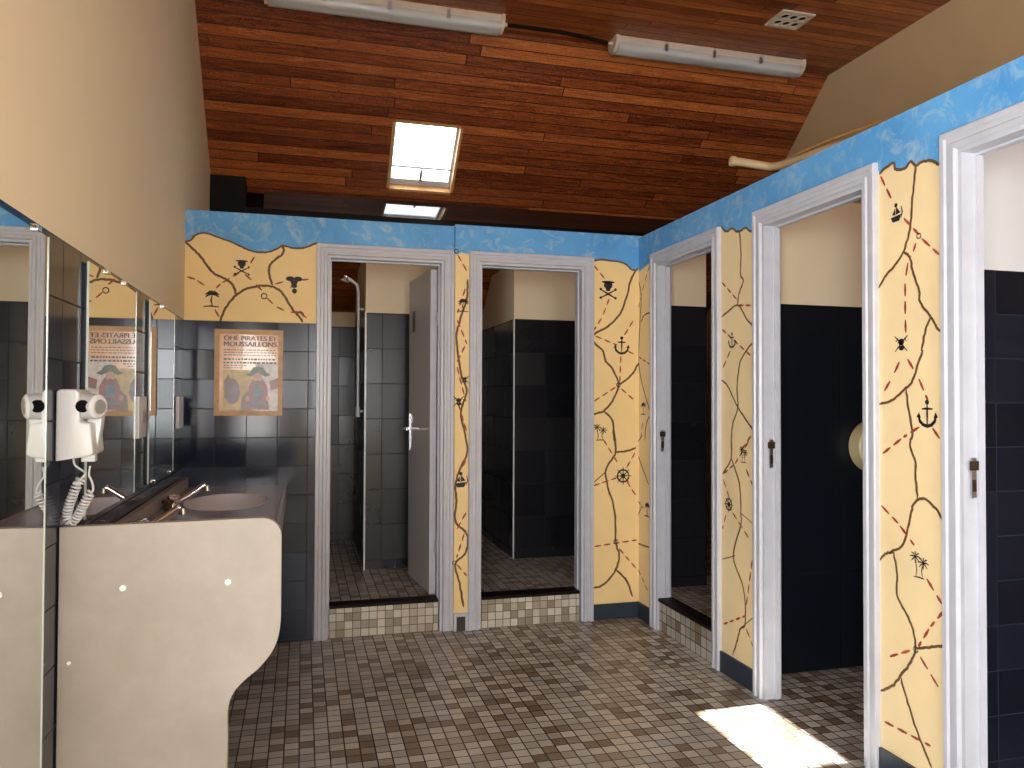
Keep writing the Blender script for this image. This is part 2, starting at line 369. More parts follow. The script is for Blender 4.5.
# purlin along the foot of the slope: dark stained beam with a bearing block, plus a glossy board added and raked to mirror the roof window
pb = S('trim_1', prism(BM(), [(5.80, 2.70), (5.93, 2.70), (5.93, 2.80), (5.865, 2.88), (5.80, 2.76)], 0, XL, XG), 'dark_wood')
bm = BM(); prism(bm, [(5.795, 2.755), (5.86, 2.897), (5.866, 2.894), (5.801, 2.752)], 0, -0.28, 3.2); S('raked_board', bm, 'gloss_dark', pb)
S('bearing_block', prism(BM(), [(5.76, 2.66), (5.98, 2.66), (5.98, 2.80), (5.80, 2.965), (5.76, 2.965)], 0, XL, -0.40), 'dark_wood', pb)

# ------------------------------------------------------------------ partitions
# wall_back left of the jog: cream map above navy tiles
D = {1: (0.074, 0.887), 2: (0.976, 1.782)}
DR = {3: (3.582, 4.394), 4: (2.444, 3.264), 5: (1.320, 2.134)}
o_ = 0.045
YP1, YP2 = YB+TH, YB2+TH+0.024
bm = BM(); box(bm, XL, D[1][0]+o_, YB, YP1, 0, T); box(bm, D[1][0]+o_, D[1][1]-o_, YB, YP1, ZD-o_, T); box(bm, D[1][1]-o_, 0.889, YB, YP1, 0, T)
wb1 = S('wall_back', bm, 'map_cream')
S('wall_tiles', box(BM(), XL, D[1][0], YB-0.004, YB, 0.0, 1.829), 'tile_back', wb1)
bm = BM(); box(bm, 0.889, D[2][0]+o_, YB2, YP1, 0, T+0.012); box(bm, D[2][0]+o_, D[2][1]-o_, YB2, YP1, ZD-o_, T+0.012)
box(bm, D[2][1]-o_, XR+TH, YB2, YP1, 0, T+0.012)
wb2 = S('wall_back_jog', bm, 'map_cream')
bm = BM(); ys = [YF, DR[5][0], DR[5][1], DR[4][0], DR[4][1], DR[3][0], DR[3][1], YB2]
for i in (0, 2, 4, 6):
    a, b = ys[i], ys[i+1]
    box(bm, XR, XR+TH, a-(o_ if i else 0), b+(o_ if i < 6 else 0), 0, T)
for k in DR: box(bm, XR, XR+TH, DR[k][0]+o_, DR[k][1]-o_, ZD-o_, T)
wr = S('wall_right', bm, 'map_cream_light')
# top edge strip of the painted partitions
bm = BM(); box(bm, XL, 0.889, YB-0.003, YP1+0.003, T, T+0.005); S('wall_cap', bm, 'sea', wb1)
# cubicle dividers
def wall_n(name, b, mat): return S(name, box(BM(), *b), mat)
wall_n('wall_divider_stalls', (0.889, 0.96, YP1, YO, ZF, T), 'tile_stall')
wall_n('wall_divider_block', (0.43, 0.889, 5.561, YO, ZF, T), 'tile_stall')
wall_n('wall_divider_block.001', (1.551, 2.60, 5.66, YO, ZF, T), 'tile_stall')
wall_n('wall_divider_third', (XR+TH, 2.555, 4.551, 4.625, ZF, T), 'tile_stall')
wall_n('wall_divider_third_return', (2.50, 2.555, 4.625, 5.66, ZF, T), 'tile_stall')
wall_n('wall_divider_third_side', (XR+TH, XG, 3.505, 3.54, 0, T), 'tile_stall')
wall_n('wall_divider_toilet', (XR+TH, XG, 3.46, 3.505, 0, T), 'tile_room_b')
wall_n('wall_divider_toilets', (XR+TH, XG, 2.355, 2.40, 0, T), 'tile_room_b')
wall_n('wall_divider_end', (XR+TH, XG, 2.30, 2.355, 0, T), 'tile_room_c')
# white corner beads of the two shower blocks
S('trim_2', box(BM(), 0.424, 0.436, 5.549, 5.561, ZF, 2.01), 'white_plastic')
S('trim_3', box(BM(), 1.545, 1.555, 5.650, 5.66, ZF, 2.01), 'white_plastic')

# mapping from the painted wall to the room
PL = {'A': (1, YB, XL), 'B': (1, YB2, XL), 'R': (0, XR, 0)}
def P3(pl, a, z, off):
    ax, val, _ = PL[pl]; return Vector((a, val-off, z)) if ax == 1 else Vector((val-off, a, z))
def wz(pl, x, y):
    ax, val, _ = PL[pl]; q = on(x, y, ax, val); return (q.x if ax == 1 else q.y, q.z)

# painted sea band
def sea(pl, pts, parent, top, edge=True):
    """pts = coast line in wall metres (a,z), band fills up to top"""
    bm = BM()
    for (a, z), (b, y) in zip(pts, pts[1:]):
        q = [P3(pl, a, z, .0012), P3(pl, b, y, .0012), P3(pl, b, top, .0012), P3(pl, a, top, .0012)]
        f = bm.faces.new([bm.verts.new(v) for v in q])
    obj('painted_sea', bm, 'sea', parent)
def ribbon(bm, pl, pts, w, off=0.002, jit=0.12):
    P = [Vector((a, z, 0)) for a, z in pts]; n = len(P); prev = None
    for i in range(n):
        d = (P[min(i+1, n-1)]-P[max(i-1, 0)]).normalized(); nn = Vector((-d.y, d.x, 0))
        ww = w*(0.5 if i in (0, n-1) else 1)*(1+random.uniform(-jit, jit))/2
        cur = [bm.verts.new(P3(pl, *(P[i]+nn*ww).xy, off)), bm.verts.new(P3(pl, *(P[i]-nn*ww).xy, off))]
        if prev: bm.faces.new([prev[0], prev[1], cur[1], cur[0]])
        prev = cur
def smooth2(pts, k=5, wob=0.004):
    q = spline([(a, z, 0) for a, z in pts], k)
    return [(v.x+random.uniform(-wob, wob)*0.5, v.y+random.uniform(-wob, wob)*0.5) for v in q]
def zz(org, sc, pts): return [(org[0]+x/sc, org[1]+y/sc) for x, y in pts]

TW = 0.011
def paint(pl, parent, org, sc, rivers=(), trails=(), coast=None, w=0.013):
    bm = BM()
    for r in rivers: ribbon(bm, pl, smooth2([wz(pl, *p) for p in zz(org, sc, r)]), w)
    if coast: ribbon(bm, pl, smooth2([wz(pl, *p) for p in zz(org, sc, coast)], 4, .003), 0.011, .0026)
    if bm.faces: obj('painted_rivers', bm, 'river', parent)
    else: bm.free()
    bm = BM()
    for t in trails:
        P = [Vector(wz(pl, *p)) for p in zz(org, sc, t)]
        for a, b in zip(P, P[1:]):
            L = (b-a).length; d = (b-a)/max(L, 1e-6); s = 0.012
            while s < L-0.02:
                e2 = min(s+0.046, L); ribbon(bm, pl, [tuple(a+d*s), tuple(a+d*(s+e2)/2), tuple(a+d*e2)], TW, .0023)
                s += 0.064
    if bm.faces: obj('painted_trails', bm, 'trail', parent)
    else: bm.free()

def poly(bm, pl, c, s, pts, off=.003):
    bm.faces.new([bm.verts.new(P3(pl, c[0]+x*s*FL[0], c[1]+y*s, off)) for x, y in pts])
def disc(bm, pl, c, s, cx, cy, rx, ry=None, n=14):
    ry = ry or rx; poly(bm, pl, c, s, [(cx+rx*math.cos(2*math.pi*i/n), cy+ry*math.sin(2*math.pi*i/n)) for i in range(n)])
def stroke(bm, pl, c, s, pts, w):
    ribbon(bm, pl, [(c[0]+x*s*FL[0], c[1]+y*s) for x, y in pts], w*s, .003, 0.1)
FL = [1]
def icon(kind, pl, parent, px, size):
    FL[0] = 1 if pl != 'R' else -1
    c = wz(pl, *px); bm = BM(); s = size
    if kind == 'anchor':
        stroke(bm, pl, c, s, [(0, .36), (0, 0), (0, -.42)], .10)
        stroke(bm, pl, c, s, [(-.26, .18), (0, .20), (.26, .18)], .10)
        disc(bm, pl, c, s, 0, .44, .10)
        stroke(bm, pl, c, s, [(-.42, -.08), (-.36, -.28), (-.2, -.42), (0, -.47), (.2, -.42), (.36, -.28), (.42, -.08)], .13)
        poly(bm, pl, c, s, [(-.52, -.14), (-.40, .06), (-.30, -.16)]); poly(bm, pl, c, s, [(.52, -.14), (.40, .06), (.30, -.16)])
    elif kind == 'skull':
        disc(bm, pl, c, s, 0, .26, .26, .20); poly(bm, pl, c, s, [(-.14, .12), (.14, .12), (.11, -.06), (-.11, -.06)])
        disc(bm, pl, c, s, 0, .44, .40, .07)
        stroke(bm, pl, c, s, [(-.44, .02), (0, -.22), (.44, -.44)], .10); stroke(bm, pl, c, s, [(.44, .02), (0, -.22), (-.44, -.44)], .10)
        for x, y in ((-.44, .04), (.44, .04), (-.44, -.44), (.44, -.44)): disc(bm, pl, c, s, x, y, .075)
    elif kind == 'palm':
        stroke(bm, pl, c, s, [(.08, .2), (.02, -.1), (.10, -.42)], .08)
        for k in range(7):
            a = math.radians(-20 + k*37); x, y = math.cos(a), math.sin(a)
            stroke(bm, pl, c, s, [(.08, .22), (.08+x*.2, .26+y*.17), (.08+x*.36, .16+y*.2)], .11)
        stroke(bm, pl, c, s, [(-.36, -.44), (0, -.40), (.42, -.44)], .09)
    elif kind == 'palms':
        for ox, oy in ((-.18, .25), (.2, .08)):
            stroke(bm, pl, c, s, [(ox, oy), (ox*.6, -.2), (ox*.8, -.46)], .05)
            for k in range(8):
                a = math.radians(k*45); stroke(bm, pl, c, s, [(ox, oy), (ox+math.cos(a)*.14, oy+.04+math.sin(a)*.14), (ox+math.cos(a)*.27, oy+math.sin(a)*.22)], .055)
        stroke(bm, pl, c, s, [(-.26, -.48), (0, -.46), (.26, -.48)], .06)
    elif kind == 'wheel':
        for k in range(4):
            a = math.radians(k*45); x, y = math.cos(a)*.5, math.sin(a)*.5; stroke(bm, pl, c, s, [(-x, -y), (0, 0), (x, y)], .07)
        stroke(bm, pl, c, s, [(math.cos(i*math.pi/8)*.34, math.sin(i*math.pi/8)*.34) for i in range(17)], .09); disc(bm, pl, c, s, 0, 0, .13)
    elif kind == 'swords':
        stroke(bm, pl, c, s, [(-.42, .40), (0, .02), (.40, -.36)], .09); stroke(bm, pl, c, s, [(.42, .40), (0, .02), (-.40, -.36)], .09)
        stroke(bm, pl, c, s, [(-.34, .12), (-.2, .3)], .08); stroke(bm, pl, c, s, [(.34, .12), (.2, .3)], .08)
        disc(bm, pl, c, s, 0, .10, .2, .16); disc(bm, pl, c, s, .02, -.2, .16, .12)
    elif kind == 'ship':
        poly(bm, pl, c, s, [(-.42, -.18), (.42, -.10), (.26, -.46), (-.26, -.48)]); stroke(bm, pl, c, s, [(0, -.2), (.04, .5)], .06)
        poly(bm, pl, c, s, [(.0, .44), (.36, .0), (.02, -.06)]); poly(bm, pl, c, s, [(-.06, .34), (-.30, -.04), (-.04, -.08)]); disc(bm, pl, c, s, 0, .5, .13)
        stroke(bm, pl, c, s, [(.42, .36), (.50, .0), (.40, -.3)], .10)
    elif kind == 'hat':
        disc(bm, pl, c, s, -.2, .3, .22, .13); disc(bm, pl, c, s, .2, .3, .22, .13); poly(bm, pl, c, s, [(-.2, .22), (.2, .22), (.14, 0), (-.14, 0)])
        disc(bm, pl, c, s, 0, -.08, .16, .1); disc(bm, pl, c, s, .02, -.34, .13, .14); stroke(bm, pl, c, s, [(-.2, -.2), (-.1, -.05)], .07)
    elif kind == 'ring':
        stroke(bm, pl, c, s, [(math.cos(i*math.pi/6)*.34, math.sin(i*math.pi/6)*.34) for i in range(13)], .14)
    nm = {'anchor': 'painted_anchor', 'skull': 'painted_skull', 'palm': 'painted_palm_tree', 'palms': 'painted_palm_trees', 'wheel': 'painted_ship_wheel', 'swords': 'painted_crossed_swords', 'ship': 'painted_ship', 'hat': 'painted_pirate_hat', 'ring': 'painted_ring'}[kind]
    obj(nm, bm, 'icon', parent)

# --- left panel of wall_back
O1, S1 = (180, 200), 5.906
coastL = [(22, 243), (60, 240), (90, 208), (130, 195), (180, 203), (250, 228), (320, 255), (380, 285), (430, 303), (480, 310), (530, 305), (570, 290), (605, 270), (640, 278), (690, 287), (740, 280), (780, 265), (812, 252)]
cl = [wz('A', *p) for p in zz(O1, S1, coastL)]; cl[0] = (XL, cl[0][1]); cl[-1] = (D[1][0]+.004, cl[-1][1])
clS = [(a, z) for a, z in [(v.x, v.y) for v in spline([(a, z, 0) for a, z in cl], 4)]]
sea('A', clS+[(0.889, 2.29)], wb1, T)
paint('A', wb1, O1, S1,
  rivers=[[(30, 245), (80, 290), (130, 345), (170, 400), (210, 440), (260, 462), (300, 490), (320, 520), (332, 560)],
          [(238, 725), (250, 680), (275, 630), (310, 585), (340, 555), (400, 522), (460, 510), (510, 507), (560, 518), (600, 545), (630, 590), (660, 640), (700, 685), (725, 722)],
          [(605, 270), (612, 300), (600, 325), (560, 352), (535, 380), (527, 410), (530, 450), (545, 505)],
          [(690, 665), (715, 665), (735, 690)]],
  trails=[[(30, 450), (90, 468), (150, 508)], [(205, 530), (240, 495), (300, 458), (350, 430)], [(375, 430), (440, 490), (490, 540)], [(505, 570), (560, 625), (640, 665), (700, 660), (770, 715)], [(550, 500), (640, 475)], [(700, 475), (790, 465)], [(410, 385), (440, 335)], [(200, 635), (235, 700)]],
  coast=coastL)
for k, px, sz in (('palm', (181, 582), .105), ('skull', (365, 400), .085), ('hat', (674, 500), .11), ('ring', (497, 568), .045)):
    icon(k, 'A', wb1, zz(O1, S1, [px])[0], sz)
# --- narrow pier between the first two doors (jog section)
O2, S2 = (445, 240), 1.92
COB = [(44, 46), (90, 40), (130, 44), (165, 50), (188, 60), (205, 78), (226, 82), (234, 74)]
cB = [(v.x, v.y) for v in spline([wz('B', *p)+(0,) for p in zz((580, 250), 4.04, COB)], 4)]; cB[-1] = (XR, cB[-1][1])
sea('B', [(0.889, 2.272), (0.93, 2.285), (0.976, 2.276), (1.0, 2.29), (1.76, 2.29)] + cB, wb2, T+0.012)
bm = BM(); bm.faces.new([bm.verts.new(v) for v in ((.8878, YB2-.001, 2.275), (.8878, YB2-.001, T+.012), (.8878, YB-.0005, T+.012), (.8878, YB-.0005, 2.275))]); obj('painted_sea', bm, 'sea', wb2)
paint('B', wb2, O2, S2,
  rivers=[[(43, 75), (42, 110), (30, 150), (22, 180), (24, 215), (33, 265), (42, 290), (30, 330), (38, 370), (42, 410), (28, 440), (20, 470), (22, 500), (20, 540), (42, 565), (40, 600), (20, 622), (28, 660), (35, 705)]],
  trails=[[(22, 25), (42, 60)], [(40, 90), (24, 140)], [(22, 150), (42, 200)], [(40, 200), (20, 240)], [(22, 240), (40, 310)], [(24, 310), (42, 370)], [(42, 420), (24, 450)], [(42, 520), (20, 560)], [(38, 560), (22, 610)], [(20, 620), (42, 645)]])
for k, px, sz in (('palm', (33, 125), .09), ('swords', (26, 310), .08), ('ship', (30, 462), .085), ('swords', (38, 268), .06), ('ring', (22, 22), .04), ('ring', (18, 620), .035)):
    icon(k, 'B', wb2, zz(O2, S2, [px])[0], sz)
# --- wide pier right of the second door
O3, S3 = (580, 250), 4.04
paint('B', wb2, O3, S3,
  rivers=[[(226, 80), (205, 120), (188, 190), (160, 260), (110, 310), (48, 348), (62, 380), (90, 405), (105, 450), (130, 480), (155, 545), (130, 610), (95, 650), (48, 665)],
          [(236, 455), (215, 495), (185, 525), (155, 545)], [(95, 650), (130, 690), (137, 770)]],
  trails=[[(50, 55), (110, 130)], [(120, 190), (90, 270), (55, 325)], [(55, 345), (150, 385)], [(165, 420), (160, 540)], [(175, 350), (225, 268)], [(185, 405), (232, 428)], [(150, 550), (50, 615)], [(160, 555), (228, 615)], [(40, 680), (60, 715)]],
  coast=COB)
for k, px, sz in (('skull', (113, 162), .115), ('anchor', (168, 386), .11), ('palms', (80, 735), .11), ('ring', (155, 545), .04)):
    icon(k, 'B', wb2, zz(O3, S3, [px])[0], sz)
O4, S4 = (580, 430), 3.84
paint('B', wb2, O4, S4,
  rivers=[[(130, 0), (136, 85), (110, 130), (97, 165), (110, 230), (132, 310), (137, 430), (150, 480), (137, 535), (95, 590), (48, 608)], [(136, 85), (180, 80), (215, 68)],
          [(137, 535), (180, 580), (200, 640)], [(97, 160), (48, 205)]],
  trails=[[(85, 30), (150, 135)], [(175, 150), (215, 80)], [(150, 180), (48, 215)], [(175, 190), (222, 265)], [(48, 448), (218, 422)], [(145, 450), (218, 535)]])
for k, px, sz in (('wheel', (165, 176), .115), ('ring', (137, 428), .04)): icon(k, 'B', wb2, zz(O4, S4, [px])[0], sz)

# --- right wall: sea band over all doors, then the piers
def rsea(pts): return [wz('R', *p) for p in pts]
cR = [(YB2, 2.22)] + [(DR[3][1], 2.262), (DR[3][1]-.02, 2.29), (DR[3][0]+.01, 2.29)]
c34 = rsea(zz((710, 220), 3.339, [(38, 22), (50, 35), (60, 38), (75, 28), (90, 38), (105, 36), (120, 26), (135, 38), (150, 36)]))
c45 = rsea(zz((870, 150), 3.84, [(38, 92), (60, 70), (92, 50), (98, 72), (115, 76), (140, 68), (158, 44), (178, 60), (200, 46), (235, 40), (255, 50), (282, 58)]))
cR += c34 + [(DR[4][1]-.01, 2.29), (DR[4][0]+.01, 2.29)] + c45 + [(DR[5][1]-.01, 2.29), (YF, 2.29)]
sea('R', cR, wr, T)
paint('R', wr, (870, 150), 3.84,
  rivers=[[(178, 60), (172, 110), (163, 200), (155, 300), (130, 392), (100, 440), (65, 480), (34, 530)],
          [(130, 392), (155, 412), (165, 460), (190, 540), (192, 580), (215, 615), (235, 640), (258, 680), (282, 708)], [(232, 645), (215, 690), (200, 770)]],
  trails=[[(38, 92), (90, 200)], [(125, 255), (190, 325)], [(195, 335), (268, 402)], [(182, 345), (168, 390)], [(150, 420), (137, 500), (137, 640), (140, 710)]],
  coast=[(38, 92), (60, 70), (92, 50), (98, 72), (115, 76), (140, 68), (158, 44), (178, 60), (200, 46), (235, 40), (255, 50), (282, 58)], w=0.010)
for k, px, sz in (('ship', (102, 245), .062), ('ring', (190, 330), .028), ('swords', (122, 745), .075)): icon(k, 'R', wr, zz((870, 150), 3.84, [px])[0], sz)
paint('R', wr, (870, 350), 3.84,
  rivers=[[(204, 0), (180, 75), (160, 125), (125, 160), (90, 190), (38, 210)], [(140, 150), (148, 220), (165, 320), (155, 360), (175, 430), (178, 500), (184, 572)],
          [(288, 672), (262, 620), (220, 575), (190, 572), (168, 595), (155, 650), (130, 745), (80, 775)]],
  trails=[[(120, 35), (85, 110), (40, 185)], [(140, 25), (185, 100), (225, 195)], [(200, 290), (130, 335), (45, 402)], [(235, 290), (285, 362)], [(38, 590), (110, 665), (172, 750)]], w=0.010)
for k, px, sz in (('anchor', (222, 245), .092),): icon(k, 'R', wr, zz((870, 350), 3.84, [px])[0], sz)
paint('R', wr, (870, 550), 3.523,
  rivers=[[(35, 35), (60, 12), (85, 8)], [(85, 8), (97, 90), (98, 160), (130, 225), (150, 270), (163, 345), (145, 395), (110, 440), (85, 475), (38, 495)],
          [(110, 450), (135, 540), (165, 630), (195, 710), (220, 768)], [(165, 345), (220, 342), (272, 336)]],
  trails=[[(195, 90), (255, 190)], [(270, 205), (215, 270), (172, 340)], [(150, 352), (55, 380)], [(172, 365), (262, 515)], [(45, 600), (215, 690)]], w=0.010)
for k, px, sz in (('palms', (175, 52), .095), ('ring', (164, 350), .03)): icon(k, 'R', wr, zz((870, 550), 3.523, [px])[0], sz)
paint('R', wr, (710, 220), 3.339,
  rivers=[[(100, 35), (104, 100), (103, 180), (112, 205), (98, 245), (92, 285)], [(38, 325), (92, 285), (120, 325), (145, 360), (148, 400), (120, 440), (100, 480), (92, 560), (94, 625), (75, 690), (72, 770)],
          [(40, 535), (60, 555), (94, 625), (120, 665), (152, 712)]],
  trails=[[(38, 205), (95, 270)], [(92, 285), (148, 285)], [(38, 362), (150, 465)], [(72, 430), (42, 500)], [(142, 715), (105, 770)]],
  coast=[(38, 22), (50, 35), (60, 38), (75, 28), (90, 38), (105, 36), (120, 26), (135, 38), (150, 36)], w=0.010)
for k, px, sz in (('anchor', (75, 402), .075),): icon(k, 'R', wr, zz((710, 220), 3.339, [px])[0], sz)
paint('R', wr, (710, 440), 2.954,
  rivers=[[(65, 0), (62, 60), (38, 100)], [(62, 50), (88, 130), (92, 215), (92, 250), (70, 345), (100, 440), (105, 540), (90, 560), (82, 590), (68, 635)], [(92, 215), (132, 250)], [(38, 352), (75, 342)], [(88, 558), (132, 522)]],
  trails=[[(118, 0), (75, 70), (38, 103)], [(38, 110), (58, 170)], [(105, 80), (130, 140)], [(50, 215), (38, 262)], [(65, 210), (125, 305)], [(132, 310), (104, 520)], [(38, 545), (104, 520)], [(105, 550), (132, 620)]], w=0.010)
for k, px, sz in (('palms', (100, 42), .085), ('wheel', (57, 190), .085)): icon(k, 'R', wr, zz((710, 440), 2.954, [px])[0], sz)
paint('R', wr, (580, 250), 4.04,
  rivers=[[(232, 80), (236, 120), (248, 180), (244, 280), (240, 360), (238, 455), (250, 530), (265, 590), (288, 665)], [(248, 290), (262, 262), (288, 252)], [(262, 770), (270, 700), (286, 665)]],
  trails=[[(285, 55), (262, 130), (236, 240)], [(236, 430), (288, 465)], [(255, 690), (245, 770)]], w=0.010)
icon('palm', 'R', wr, zz((580, 250), 4.04, [(256, 640)])[0], .09)
paint('R', wr, (580, 430), 3.84,
  rivers=[[(240, 20), (218, 65), (235, 130), (265, 210)], [(240, 290), (222, 340), (220, 420), (235, 440), (268, 450)]],
  trails=[[(222, 270), (245, 300)], [(222, 530), (262, 620)]], w=0.010)
icon('palm', 'R', wr, zz((580, 430), 3.84, [(258, 305)])[0], .10)

# baseboards
S('baseboard_back', box(BM(), D[2][1]+.002, XR-.012, YB2-.012, YB2-.001, 0, .099), 'slate')
bm = BM(); box(bm, XR-.012, XR-.001, DR[3][1]+.002, YB2-.001, 0, .099); S('baseboard_right', bm, 'slate')
S('baseboard_right.001', box(BM(), XR-.012, XR-.001, DR[4][1]+.002, DR[3][0]-.002, 0, .105), 'slate')
S('baseboard_right.002', box(BM(), XR-.012, XR-.001, DR[5][1]+.002, DR[4][0]-.002, 0, .105), 'slate')
S('baseboard_right.003', box(BM(), XR-.012, XR-.001, YF, DR[5][0]-.002, 0, .105), 'slate')
tb = S('baseboard_pier', box(BM(), 0.905, 0.96, YB2-.012, YB2-.001, 0, .085), 'brown_skirt')
bm = BM(); box(bm, 0.889, 0.975, YB2-.016, YB2-.001, .085, .105); box(bm, 0.889, 0.905, YB2-.016, YB2-.001, 0, .085); box(bm, 0.96, 0.975, YB2-.016, YB2-.001, 0, .085); obj('baseboard_surround', bm, 'white_wood', tb)

# ------------------------------------------------------------------ doorways
def sweep(bm, prof, a0, a1, zt, z0, fn):
    """prof: (inward offset, proud) points; portal-shaped mitred moulding"""
    rows = []
    for o, p in prof:
        rows.append([bm.verts.new(fn(a, z, p)) for a, z in ((a0+o, z0), (a0+o, zt-o), (a1-o, zt-o), (a1-o, z0))])
    n = len(rows); fs = []
    for i in range(n):
        A, B = rows[i], rows[(i+1) % n]
        for k in range(3): fs.append(bm.faces.new([A[k], A[k+1], B[k+1], B[k]]))
    fs.append(bm.faces.new([r[0] for r in rows])); fs.append(bm.faces.new([r[3] for r in rows][::-1]))
    bmesh.ops.recalc_face_normals(bm, faces=fs)
casing = [(0, 0), (0, .020), (.004, .024), (.020, .024), (.025, .017), (.040, .017), (.046, .023), (.060, .023), (.066, .012), (.0665, 0)]
def doorway(n, pl, a0, a1, step, thick, plate=False):
    fn = lambda a, z, p: P3(pl, a, z, p)
    bm = BM(); sweep(bm, casing, a0, a1, ZD, 0, fn)
    d = S('door_%d' % n, bm, 'white_wood')
    bm = BM(); sweep(bm, [(.060, .010), (.060, -thick), (.088, -thick), (.088, -.045), (.080, -.045), (.080, .010)], a0, a1, ZD, 0, fn)
    obj('door_jamb', bm, 'white_wood', d)
    bm = BM(); sweep(bm, casing, a0, a1, ZD, 0, lambda a, z, p: P3(pl, a, z, -thick-p)); obj('inner_casing', bm, 'white_wood', d)
    if step:
        r = [P3(pl, a0+.088, 0, -.003), P3(pl, a1-.088, ZF-.02, -thick-.02)]
        lo = [min(r[0][k], r[1][k]) for k in range(3)]; hi = [max(r[0][k], r[1][k]) for k in range(3)]
        obj('step_riser', box(BM(), lo[0], hi[0], lo[1], hi[1], 0, ZF-.012), 'riser' if pl != 'R' else 'floor', d)
        r = [P3(pl, a0+.088, 0, .006), P3(pl, a1-.088, 0, -thick-.02)]
        lo = [min(r[0][k], r[1][k]) for k in range(3)]; hi = [max(r[0][k], r[1][k]) for k in range(3)]
        obj('step_nosing', box(BM(), lo[0], hi[0], lo[1], hi[1], ZF-.012, ZF+.006), 'dark_wood', d)
    if plate:
        bm = BM(); y = a1-.0885
        z = 1.15
        box(bm, XR+.012, XR+.032, y-.003, y, z-.07, z+.06); obj('strike_plate', bm, 'steel', d)
        bm = BM(); box(bm, XR+.004, XR+.040, y-.005, y-.003, z+.02, z+.05); box(bm, XR+.014, XR+.030, y-.004, y-.003, z-.05, z-.01)
        obj('latch_keep', bm, 'rust_and_reflection', d)
    return d
d1 = doorway(1, 'A', *D[1], True, TH+.002)
doorway(2, 'B', *D[2], True, TH+.026)
doorway(3, 'R', *DR[3], True, TH+.002, True)
doorway(4, 'R', *DR[4], False, TH+.002, True)
doorway(5, 'R', *DR[5], False, TH+.002, True)

# open door leaf in the first doorway
hx, hy = 0.800, 4.735; fx, fy = 0.742, 5.355
dv = Vector((fx-hx, fy-hy, 0)).normalized(); nv = Vector((-dv.y, dv.x, 0)); L_ = 0.575
def leafbox(bm, s0, s1, t0, t1, z0, z1, bev=0):
    tmp = BM(); box(tmp, s0, s1, t0, t1, z0, z1, 0, bev)
    vm = {v: bm.verts.new(Vector((hx, hy, 0))+dv*v.co.x+nv*v.co.y+Vector((0, 0, v.co.z))) for v in tmp.verts}
    for f in tmp.faces: bm.faces.new([vm[v] for v in f.verts])
    tmp.free(); return bm
lf = obj('door_leaf', leafbox(BM(), 0, L_, 0, .04, ZF+.012, 2.195), 'leaf', d1); lf['label'] = 'grey flush door leaf standing open inward'
obj('door_edge', leafbox(BM(), -.004, 0, 0, .04, ZF+.012, 2.195), 'white_wood', lf)
bm = BM(); leafbox(bm, L_-.05, L_-.02, .04, .047, 1.05, 1.29); leafbox(bm, L_-.043, L_-.027, .047, .085, 1.185, 1.201); leafbox(bm, L_-.15, L_-.027, .078, .090, 1.183, 1.202, .003)
obj('door_handle', bm, 'chrome', lf)
obj('notice_plate', leafbox(BM(), .40, .45, .04, .046, 1.84, 1.98), 'dark_plastic', lf)
obj('hinge', leafbox(BM(), -.012, .0, -.012, .012, .45, .53), 'steel', lf)
obj('hinge', leafbox(BM(), -.012, .0, -.012, .012, 1.85, 1.93), 'steel', lf)

# ------------------------------------------------------------------ THINGS
# vanity
YV = 2.358; ZT = 1.047; XE = -0.055
van = thing('vanity_counter', 'grey washbasin counter along the mirror wall ending in a beige shaped side panel', 'washbasin counter', (-0.35, 3.4, 0))
pts = [(XL+.004, 0.0), (XL+.004, ZT-.004), (XE-.055, ZT+.003)]
for k in range(1, 7):
    a = math.pi/2*(1-k/6); pts.append((XE-.055+.055*math.cos(a), ZT-.052+.055*math.sin(a)))
curve = spline([(XE, .80, 0), (XE-.002, .73, 0), (XE-.018, .672, 0), (XE-.055, .622, 0), (XE-.10, .585, 0), (XE-.13, .55, 0), (XE-.143, .505, 0), (XE-.143, .45, 0)], 5)
pts += [(v.x, v.y) for v in curve] + [(XE-.143, 0.0)]
obj('end_panel', prism(BM(), pts, 1, YV, YV+.035), 'laminate', van)
for px in ((123, 588), (228, 582), (69, 663)):
    q = on(px[0], px[1], 1, YV); bm = BM(); tube(bm, [(q.x, YV+.001, q.z), (q.x, YV-.004, q.z)], .0085 if px[0] > 100 else .005, 14); obj('screw_cap', bm, 'cap', van)
XC0, XC1, ZCt = XL+.003, -.100, .90
sinks = [(-.345, 3.02), (-.345, 3.93)]; RX, RY = .185, .30
bm = BM()
